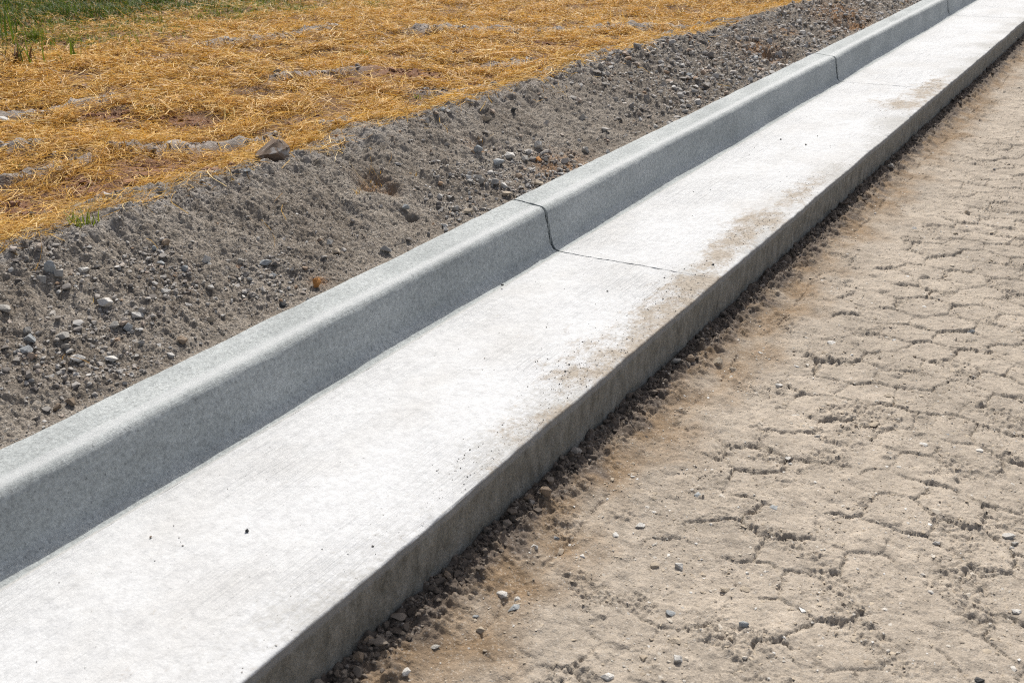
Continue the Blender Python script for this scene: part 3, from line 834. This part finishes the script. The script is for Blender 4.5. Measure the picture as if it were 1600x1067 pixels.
GR = 'stones pressed into the dirt road'
for a in [
    ('white crystalline shard on the upper middle of the road', 1300, 537, 20, M_PALE, .45, .7),
    ('pale stone near the rubble by the slab, right of the slab corner', 1120, 567, 22, M_TAN, .7, .8),
    ('whitish flat stone beside the pale one right of the rubble', 1146, 580, 20, M_TAN, .3, .7),
    ('pale crumbly lump by the long crack near the bottom', 784, 931, 22, M_PALE, .6, .8),
    ('small pale stone right of the crumbly lump', 808, 936, 13, M_PALE, .6, .8),
    ('flat blue grey stone just below the crumbly lump', 800, 950, 26, M_BLUE, .3, .7),
    ('little blue grey chip left of the flat blue stone', 744, 965, 15, M_BLUE, .4, .6),
    ('dark blue grey shard near the rubble', 871, 841, 18, M_BLUE, .5, .6),
    ('white pebble left of the dark blue shard', 838, 857, 11, M_PALE, .8, .8),
    ('pale angular stone with a dark crack, lower centre of the road', 1000, 823, 19, M_PALE, .6, .7),
    ('white shattered stone at the lower centre of the road', 1062, 888, 24, M_PALE, .6, .7),
    ('buff stone left of the white shattered stone', 1022, 884, 17, M_TAN, .6, .8),
    ('pale bluish stone below the shattered stone', 1049, 959, 21, M_BLUE, .7, .8),
    ('cream angular stone near the bottom photo edge', 1058, 1030, 24, M_PALE, .6, .8),
    ('tan flat stone above the cream angular stone', 1052, 1001, 28, M_TAN, .35, .8),
    ('cream half cut stone at the bottom photo edge', 948, 1058, 24, M_PALE, .5, .8),
    ('pointed tan stone right of the shattered stone', 1133, 924, 24, M_TAN, .3, .5),
    ('pale flat stone pressed in beyond the pointed tan stone', 1164, 921, 22, M_TAN, .25, .8),
    ('dark and white shard standing in the lower road', 1161, 978, 22, M_BLUE, .5, .4),
    ('white oval pebble at the lower right photo edge', 1587, 958, 16, M_PALE, .9, .75),
    ('white angular stone at the right photo edge', 1576, 839, 19, M_PALE, .55, .8),
    ('grey white stone just below the angular one at the right edge', 1586, 851, 16, M_GREY, .4, .8),
    ('white chip left of the right edge stones', 1462, 849, 14, M_PALE, .6, .7),
    ('pale chip in the lower right among the tread prints', 1454, 926, 12, M_PALE, .6, .7),
    ('dark blue stone at the bottom right of the photo', 1531, 1062, 18, M_DARK, .5, .7),
    ('cream pebble pressed in the road below the white shard', 1366, 664, 22, M_TAN, .35, .8),
    ('pale stone in the dark crumbly pocket', 1389, 620, 19, M_TAN, .4, .5),
    ('dark shard standing on the mid right road', 1517, 520, 13, M_BLUE, .8, .5),
    ('whitish chip on the left of the tread prints', 1216, 604, 14, M_PALE, .5, .8),
    ('bluish chip on the sand left of the tread prints', 1209, 793, 17, M_BLUE, .35, .8),
    ('small white chip right of the bluish chip', 1231, 717, 16, M_PALE, .35, .8),
    ('bluish white flat stone in the lower left road', 1091, 775, 20, M_BLUE, .3, .8),
    ('cream round stone high on the road among cracks', 1510, 334, 12, M_TAN, .8, .9),
    ('white chip on the far road left of the cream round stone', 1429, 358, 10, M_PALE, .5, .9),
    ('small pale stone on the far road by a crack', 1493, 367, 8, M_TAN, .8, .9),
    ('tan block by the long crack near the bottom', 752, 985, 20, M_TAN, .5, .8),
    ('pinkish white stone at the bottom left of the road', 632, 1050, 22, M_PALE, .4, .8),
    ('greenish grey flat stone at the left of the bottom road', 680, 1010, 20, M_GREY, .25, .8),
]:
    stone(a[0], a[1], a[2], a[3], a[4], a[5], a[6], .44, group=GR)

GF = 'stones in the rubble at the slab foot'
for a in [
    ('upright brown stone leaning on the slab edge', 828, 783, 19, M_BROWN, .9, .7),
    ('larger brown stone right of the upright one at the slab edge', 852, 771, 24, M_BROWN, .7, .7),
    ('round grey stone at the slab foot near the bottom', 575, 1003, 19, M_BROWN, .8, .9),
    ('grey brown stone lowest at the slab foot', 562, 1030, 22, M_BROWN, .8, .9),
    ('dark grey stone at the slab foot below the dirty corner', 1056, 568, 18, M_GREY, .9, .8),
    ('reddish stone right of the dark grey one at the slab foot', 1078, 566, 18, M_BROWN, .9, .7),
    ('buff stone in the rubble below the reddish one', 1021, 617, 14, M_TAN, .8, .8),
    ('brown stone at the slab foot between the bottom and the leaning pair', 697, 902, 18, M_BROWN, .8, .9),
    ('pale stone at the far rubble near the top right', 1392, 262, 12, M_GREY, .8, .8),
]:
    stone(a[0], a[1], a[2], a[3], a[4], a[5], a[6], .2, group=GF)

GP = 'pebbles on the gutter pan'
for a in [
    ('black pebble alone on the near gutter pan', 386, 832, 7.5, M_DARK, .8, .9),
    ('dark pebble by the kerb toe left of the joint', 785, 451, 5.5, M_DARK, .8, .9),
    ('small brown pebble on the near gutter, left of the black one', 236, 841, 5, M_BROWN, .7, .9),
    ('dark pebble near the slab corner just beyond the joint', 1114, 415, 6, M_DARK, .7, .9),
    ('tiny dark pebble in the middle of the gutter before the joint', 949, 456, 4, M_DARK, .7, .9),
    ('tiny dark pebble on the middle section, near the kerb', 1220, 219, 3.5, M_DARK, .7, .9),
    ('tiny dark pebble on the middle section, nearer the slab edge', 1259, 227, 3.5, M_DARK, .7, .9),
]:
    stone(a[0], a[1], a[2], a[3], a[4], a[5], a[6], .1, 'pebble', group=GP, cat='pebble')

GS = 'stones among the straw'
for a in [
    ('pale blue grey stone in the straw at the left', 84, 243, 16, M_PALE, .55, .8),
    ('whitish flat stone in the straw at the left photo edge', 6, 190, 26, M_PALE, .3, .8),
    ('bluish stone in the straw right of the flat edge stone', 91, 184, 13, M_BLUE, .4, .8),
    ('dark grey stone by the crest left of the boulder', 252, 302, 14, M_GREY, .9, .8),
    ('dark clod in the straw near the left photo edge', 50, 338, 16, M_DARK, .6, .8),
    ('bluish stone at the crest just below the boulder', 386, 268, 14, M_BLUE, .5, .8),
]:
    stone(a[0], a[1], a[2], a[3], a[4], a[5], a[6], .2, group=GS)

# ------------------------------------------------------------------ straw mulch
def grass_edge(x, y):
    """positive inside the green grass at the back left"""
    xe = np.interp(y, [0, 1.5, 2.7, 3.8, 5.1, 6.5, 12], [-2.25, -2.4, -2.65, -2.9, -2.9, -3.2, -4.2])
    return (xe - x) + .35 * fbm(x, y, .5, 3, 401)

def ribbons(p0, head, length, width, lift, bend, layer, roll, segs, zfun, tone, taper=.35):
    n = len(p0); k = segs + 1
    t = np.linspace(0, 1, k)[None, :]
    dx, dy = np.cos(head)[:, None], np.sin(head)[:, None]
    along = (t - .5) * length[:, None]; side = bend[:, None] * ((t - .5) ** 2 * 4 - .33) * length[:, None]
    x = p0[:, 0:1] + dx * along - dy * side; y = p0[:, 1:2] + dy * along + dx * side
    z = zfun(x, y) + layer[:, None] + lift[:, None] * (t - .5) * length[:, None] - .35 * np.abs(bend[:, None]) * ((t - .5) ** 2 * 4) * length[:, None] * .3
    w = width[:, None] * .5 * np.clip(1 - taper * t, .1, 1)
    wx, wy, wz = -dy * np.cos(roll)[:, None] * w, dx * np.cos(roll)[:, None] * w, np.sin(roll)[:, None] * w
    A = np.stack([x - wx, y - wy, z - wz], -1); B = np.stack([x + wx, y + wy, z + wz], -1)
    V = np.stack([A, B], 2).reshape(-1, 3)
    base = (np.arange(n) * k * 2)[:, None] + (np.arange(segs) * 2)[None, :]
    base = base.ravel()
    F = np.stack([base, base + 1, base + 3, base + 2], 1)
    return V, F, np.repeat(tone, k * 2)

def straw_cover(x, y):
    _, rm = ridge_field(x, y)
    c = .08 + .92 * sstep(-.45, .40, fbm(x, y, .24, 5, 411, .6))
    c = c * (1 - .95 * sstep(.35, .75, rm + .45 * fbm(x, y, .10, 3, 415))) * (1 - .85 * sstep(.25, .75, red_mask(x, y) + .4 * fbm(x, y, .10, 3, 416)))
    c = c * np.where(x > -.62, .006 * sstep(-.40, -.58, x) + .0006, 1) * np.where(x > -.62, 1, .25 + .75 * sstep(.05, .22, -.62 - x + .05 * fbm(x, y, .1, 3, 413)))
    c = c * (1 - .75 * sstep(.1, .7, grass_edge(x, y)))
    return c

r = np.random.default_rng(21)
def sample_f(n, dens, xr=(-6.5, -.2), yr=(.6, 9.5), power=1.0):
    out = []; tot = 0
    while tot < n:
        k = 400000
        x = r.uniform(*xr, k); y = r.uniform(*yr, k)
        ok = in_view(x, y, np.full(k, .25), 200); x, y = x[ok], y[ok]
        d = np.hypot(x - CAM[0], y)
        ok = r.uniform(size=len(x)) < dens(x, y) * np.clip(2.2 / d, 0, 1) ** power
        out.append(np.stack([x[ok], y[ok]], 1)); tot += ok.sum()
    return np.concatenate(out)[:n]

P = sample_f(210000, straw_cover, power=.8)
n = len(P); dist = np.hypot(P[:, 0] - CAM[0], P[:, 1])
mound = np.clip(.5 + .8 * fbm(P[:, 0], P[:, 1], .14, 3, 421), 0, 1.2)
layer = .002 + r.uniform(0, 1, n) ** 1.6 * (.006 + .036 * mound)
length = np.clip(r.gamma(4, .0135, n), .02, .15)
width = r.uniform(.0012, .0027, n) * np.clip(dist / 3.0, .9, 1.6)
lift = r.normal(0, .24, n); up = r.uniform(size=n) < .05; lift[up] = r.normal(0, .7, up.sum())
tone = np.clip(r.beta(1.9, 1.7, n) * .88 + .22 * mound * r.uniform(.2, 1, n), 0, 1)
zf = lambda x, y: h_left(x, y, False)
big = r.uniform(size=n) < .04
length[big] *= 1.35; width[big] *= 1.15; layer[big] += .008; tone[big] = r.uniform(.7, 1, big.sum())
V, F, T = ribbons(P, r.uniform(0, 6.283, n), length, width, lift, r.normal(0, .22, n), layer, r.uniform(-.9, .9, n), 3, zf, tone)
tag(link('straw_mulch', fast_mesh('straw_mulch', V, F, {'tone': T}, [M_STRAW])), 'golden straw mulch spread over the field behind the bank', 'straw', kind='stuff')

# reddish and grey clods showing through the straw
def d_clod(x, y):
    _, rm = ridge_field(x, y)
    return np.clip(np.maximum(sstep(.3, .9, red_mask(x, y)), sstep(.4, .9, rm)) + .03, 0, 1) * (x < -.66)
P = sample_f(2600, d_clod)
_, rm = ridge_field(P[:, 0], P[:, 1])
sz = np.clip(.003 + r.gamma(1.1, .0045, len(P)), .003, .026)
z = h_left(P[:, 0], P[:, 1], False) + sz * .25
M_CLOD = tone_material('field_clods', [(0.0, (0.13, 0.06, 0.032)), (0.45, (0.27, 0.14, 0.08)), (0.55, (0.20, 0.175, 0.155)), (1.0, (0.42, 0.39, 0.36))], 0.9)
V, F, T = scatter(np.column_stack([P, z]), sz, np.where(rm > .4, r.uniform(.52, 1, len(P)), r.uniform(0, .5, len(P))), r, (.35, .8))
tag(link('soil_clods', fast_mesh('soil_clods', V, F, {'tone': T}, [M_CLOD], False)), 'reddish and grey soil clods showing through the straw', 'soil', kind='stuff')

# ------------------------------------------------------------------ grass
def blades(P, h, w, lean, tone, segs=4, r=r):
    n = len(P); k = segs + 1; t = np.linspace(0, 1, k)[None, :]
    a = r.uniform(0, 6.283, n)[:, None]
    off = lean[:, None] * h[:, None] * t ** 2
    x = P[:, 0:1] + np.cos(a) * off; y = P[:, 1:2] + np.sin(a) * off
    z = (h_left(P[:, 0], P[:, 1], False) - .005)[:, None] + h[:, None] * t * (1 - .25 * lean[:, None] * t)
    b = a + r.uniform(-.9, .9, (n, 1)) + 1.57
    ww = w[:, None] * .5 * np.clip(1.05 - t ** 1.6, .04, 1)
    A = np.stack([x - np.cos(b) * ww, y - np.sin(b) * ww, z], -1); B = np.stack([x + np.cos(b) * ww, y + np.sin(b) * ww, z], -1)
    V = np.stack([A, B], 2).reshape(-1, 3)
    base = ((np.arange(n) * k * 2)[:, None] + (np.arange(segs) * 2)[None, :]).ravel()
    return V, np.stack([base, base + 1, base + 3, base + 2], 1), np.repeat(tone, k * 2)

P = sample_f(110000, lambda x, y: sstep(-.05, .4, grass_edge(x, y)) * (.25 + .75 * sstep(-.2, .25, fbm(x, y, .3, 3, 431) + .5 * grass_edge(x, y) - .3)), (-9, -2), (.6, 9.5), .3)
ge = grass_edge(P[:, 0], P[:, 1])
h = r.uniform(.018, .05, len(P)) + .06 * sstep(.6, 1.5, ge) * r.uniform(.4, 1, len(P))
V, F, T = blades(P, h, r.uniform(.003, .0065, len(P)), r.uniform(.3, 1.5, len(P)), np.clip(r.beta(2, 2.2, len(P)) + .34 - .52 * sstep(.45, 1.1, ge), 0, 1))
tag(link('grass', fast_mesh('grass', V, F, {'tone': T}, [M_GRASS])), 'dark green grass growing at the back left of the field', 'grass', kind='stuff')

def tuft(label, px, py, count, hgt, spread, mat, tone_r, wid=.005, lean=(.1, .7), name='grass_tuft', cat='grass tuft', group=None):
    q, t = hit(px, py)
    k = count; r = np.random.default_rng(int(px * 31 + py))
    P = np.column_stack([r.normal(0, spread, k), r.normal(0, spread, k)]) + q[None, :2]
    V, F, T = blades(P, r.uniform(.55, 1, k) * hgt, r.uniform(.7, 1.2, k) * wid, r.uniform(*lean, k), r.uniform(*tone_r, k), r=r)
    c = np.array([q[0], q[1], V[:, 2].min()])
    o = link(name, fast_mesh(name, V - c, F, {'tone': T}, [mat])); o.location = c
    return tag(o, label, cat, group)

GG = 'green tufts growing through the straw'
tuft('small bright green grass tuft at the crest of the near bank', 132, 350, 46, .050, .016, M_GRASS, (.6, .92), .004, group=GG)
tuft('tall green blades at the left photo edge below the grass', 17, 66, 9, .26, .03, M_GRASS, (.25, .6), .011, (.05, .35), group=GG)
tuft('low green patch right of the tall blades', 55, 62, 80, .08, .022, M_GRASS, (.4, .85), .006, group=GG)
tuft('single leaning green blade pair standing in the straw', 117, 95, 4, .17, .012, M_GRASS, (.4, .7), .012, (.1, .35), group=GG)
tuft('tall thin stem with green leaves left of the blade pair', 52, 100, 7, .21, .025, M_GRASS, (.35, .7), .009, (.05, .6), group=GG)
tuft('short green blades right of the blade pair', 92, 98, 6, .06, .02, M_GRASS, (.5, .8), .009, (.5, 1.0), group=GG)
tuft('sparse upright green blades in the straw below the grass', 215, 74, 12, .11, .035, M_GRASS, (.4, .75), .007, (.05, .4), group=GG)
tuft('pale green patch of young grass in the straw', 232, 172, 60, .03, .014, M_GRASS, (.6, .95), .004, group=GG)
tuft('little bright green weed in the straw above the boulder', 361, 180, 10, .028, .01, M_GRASS, (.75, .9), .008, (.3, .9), group=GG)
tuft('tiny green sprout at the lower left of the straw', 36, 350, 8, .03, .012, M_GRASS, (.6, .85), .004, group=GG)
tuft('small green sprout near the left photo edge straw', 26, 262, 8, .04, .012, M_GRASS, (.6, .85), .004, group=GG)
tuft('faint green tuft in the straw at upper middle', 570, 90, 18, .05, .016, M_GRASS, (.5, .85), .006, group=GG)
tuft('green sprout in the straw near the crest at mid photo', 652, 154, 9, .03, .008, M_GRASS, (.7, .9), .006, group=GG)
M_DEAD = tone_material('dry_leaves', [(0, (.05, .03, .018)), (1, (.17, .10, .05))], .7, .15)
tuft('withered dark brown weed at the left photo edge', 22, 106, 16, .13, .025, M_DEAD, (0, 1), .014, (.3, 1.1), 'dead_weed', 'dead weed')
GT = 'straw wisps poking out of the bank'
tuft('golden straw wisp hanging over the hollow in the bank', 586, 291, 16, .05, .012, M_STRAW, (.4, .9), .0018, (.3, 1.2), 'straw_wisp', 'straw', GT)
tuft('short straw wisp at the left lip of the hollow', 560, 304, 9, .035, .01, M_STRAW, (.4, .9), .0018, (.3, 1.2), 'straw_wisp', 'straw', GT)
tuft('small straw stub right of the hollow', 648, 274, 7, .03, .006, M_STRAW, (.4, .8), .0018, (.2, .9), 'straw_wisp', 'straw', GT)
tuft('brown root fibres in the pocket under the crest', 750, 218, 7, .035, .008, M_STRAW, (.1, .5), .0018, (.2, .9), 'straw_wisp', 'straw', GT)

# ------------------------------------------------------------------ daylight
w = bpy.data.worlds.new('World'); scene.world = w; w.use_nodes = True
nt = w.node_tree; bg = nt.nodes['Background']
sky = nt.nodes.new('ShaderNodeTexSky'); sky.sky_type = 'NISHITA'; sky.sun_disc = False
sun_dir = np.array([-.34, .66, .88]); sun_dir = sun_dir / np.linalg.norm(sun_dir)
el = math.asin(sun_dir[2]); rot = math.atan2(sun_dir[0], sun_dir[1])
sky.sun_elevation = el; sky.sun_rotation = rot
sky.air_density = 0.8; sky.dust_density = 4.0; sky.ozone_density = 0.6
hs = nt.nodes.new('ShaderNodeHueSaturation'); hs.inputs['Saturation'].default_value = .62
nt.links.new(sky.outputs[0], hs.inputs['Color']); nt.links.new(hs.outputs[0], bg.inputs[0]); bg.inputs[1].default_value = 0.132
sl = bpy.data.lights.new('sun', 'SUN'); sl.energy = 3.9; sl.angle = radians(.6); sl.color = (1.0, .96, .89)
so = bpy.data.objects.new('sun', sl); COL.objects.link(so)
from mathutils import Vector, Matrix
so.rotation_euler = Vector(sun_dir).to_track_quat('Z', 'Y').to_euler()
so.location = (0, 0, 10)

# ------------------------------------------------------------------ camera
cd = bpy.data.cameras.new('camera'); co = bpy.data.objects.new('camera', cd); COL.objects.link(co)
cd.sensor_width = 36; cd.lens = 36 * FPX / 1600; cd.clip_start = .05; cd.clip_end = 1000
co.matrix_world = Matrix(((RGT[0], UPV[0], -FWD[0], CAM[0]), (RGT[1], UPV[1], -FWD[1], CAM[1]), (RGT[2], UPV[2], -FWD[2], CAM[2]), (0, 0, 0, 1)))
cd.dof.use_dof = True; cd.dof.focus_distance = 2.9; cd.dof.aperture_fstop = 9.0
scene.camera = co

scene.view_settings.view_transform = 'Standard'; scene.view_settings.look = 'None'
scene.view_settings.exposure = 0.1; scene.view_settings.gamma = 1.0
scene.cycles.pixel_filter_type = 'BLACKMAN_HARRIS'; scene.cycles.filter_width = 1.05
scene.cycles.max_bounces = 6; scene.cycles.use_denoising = False
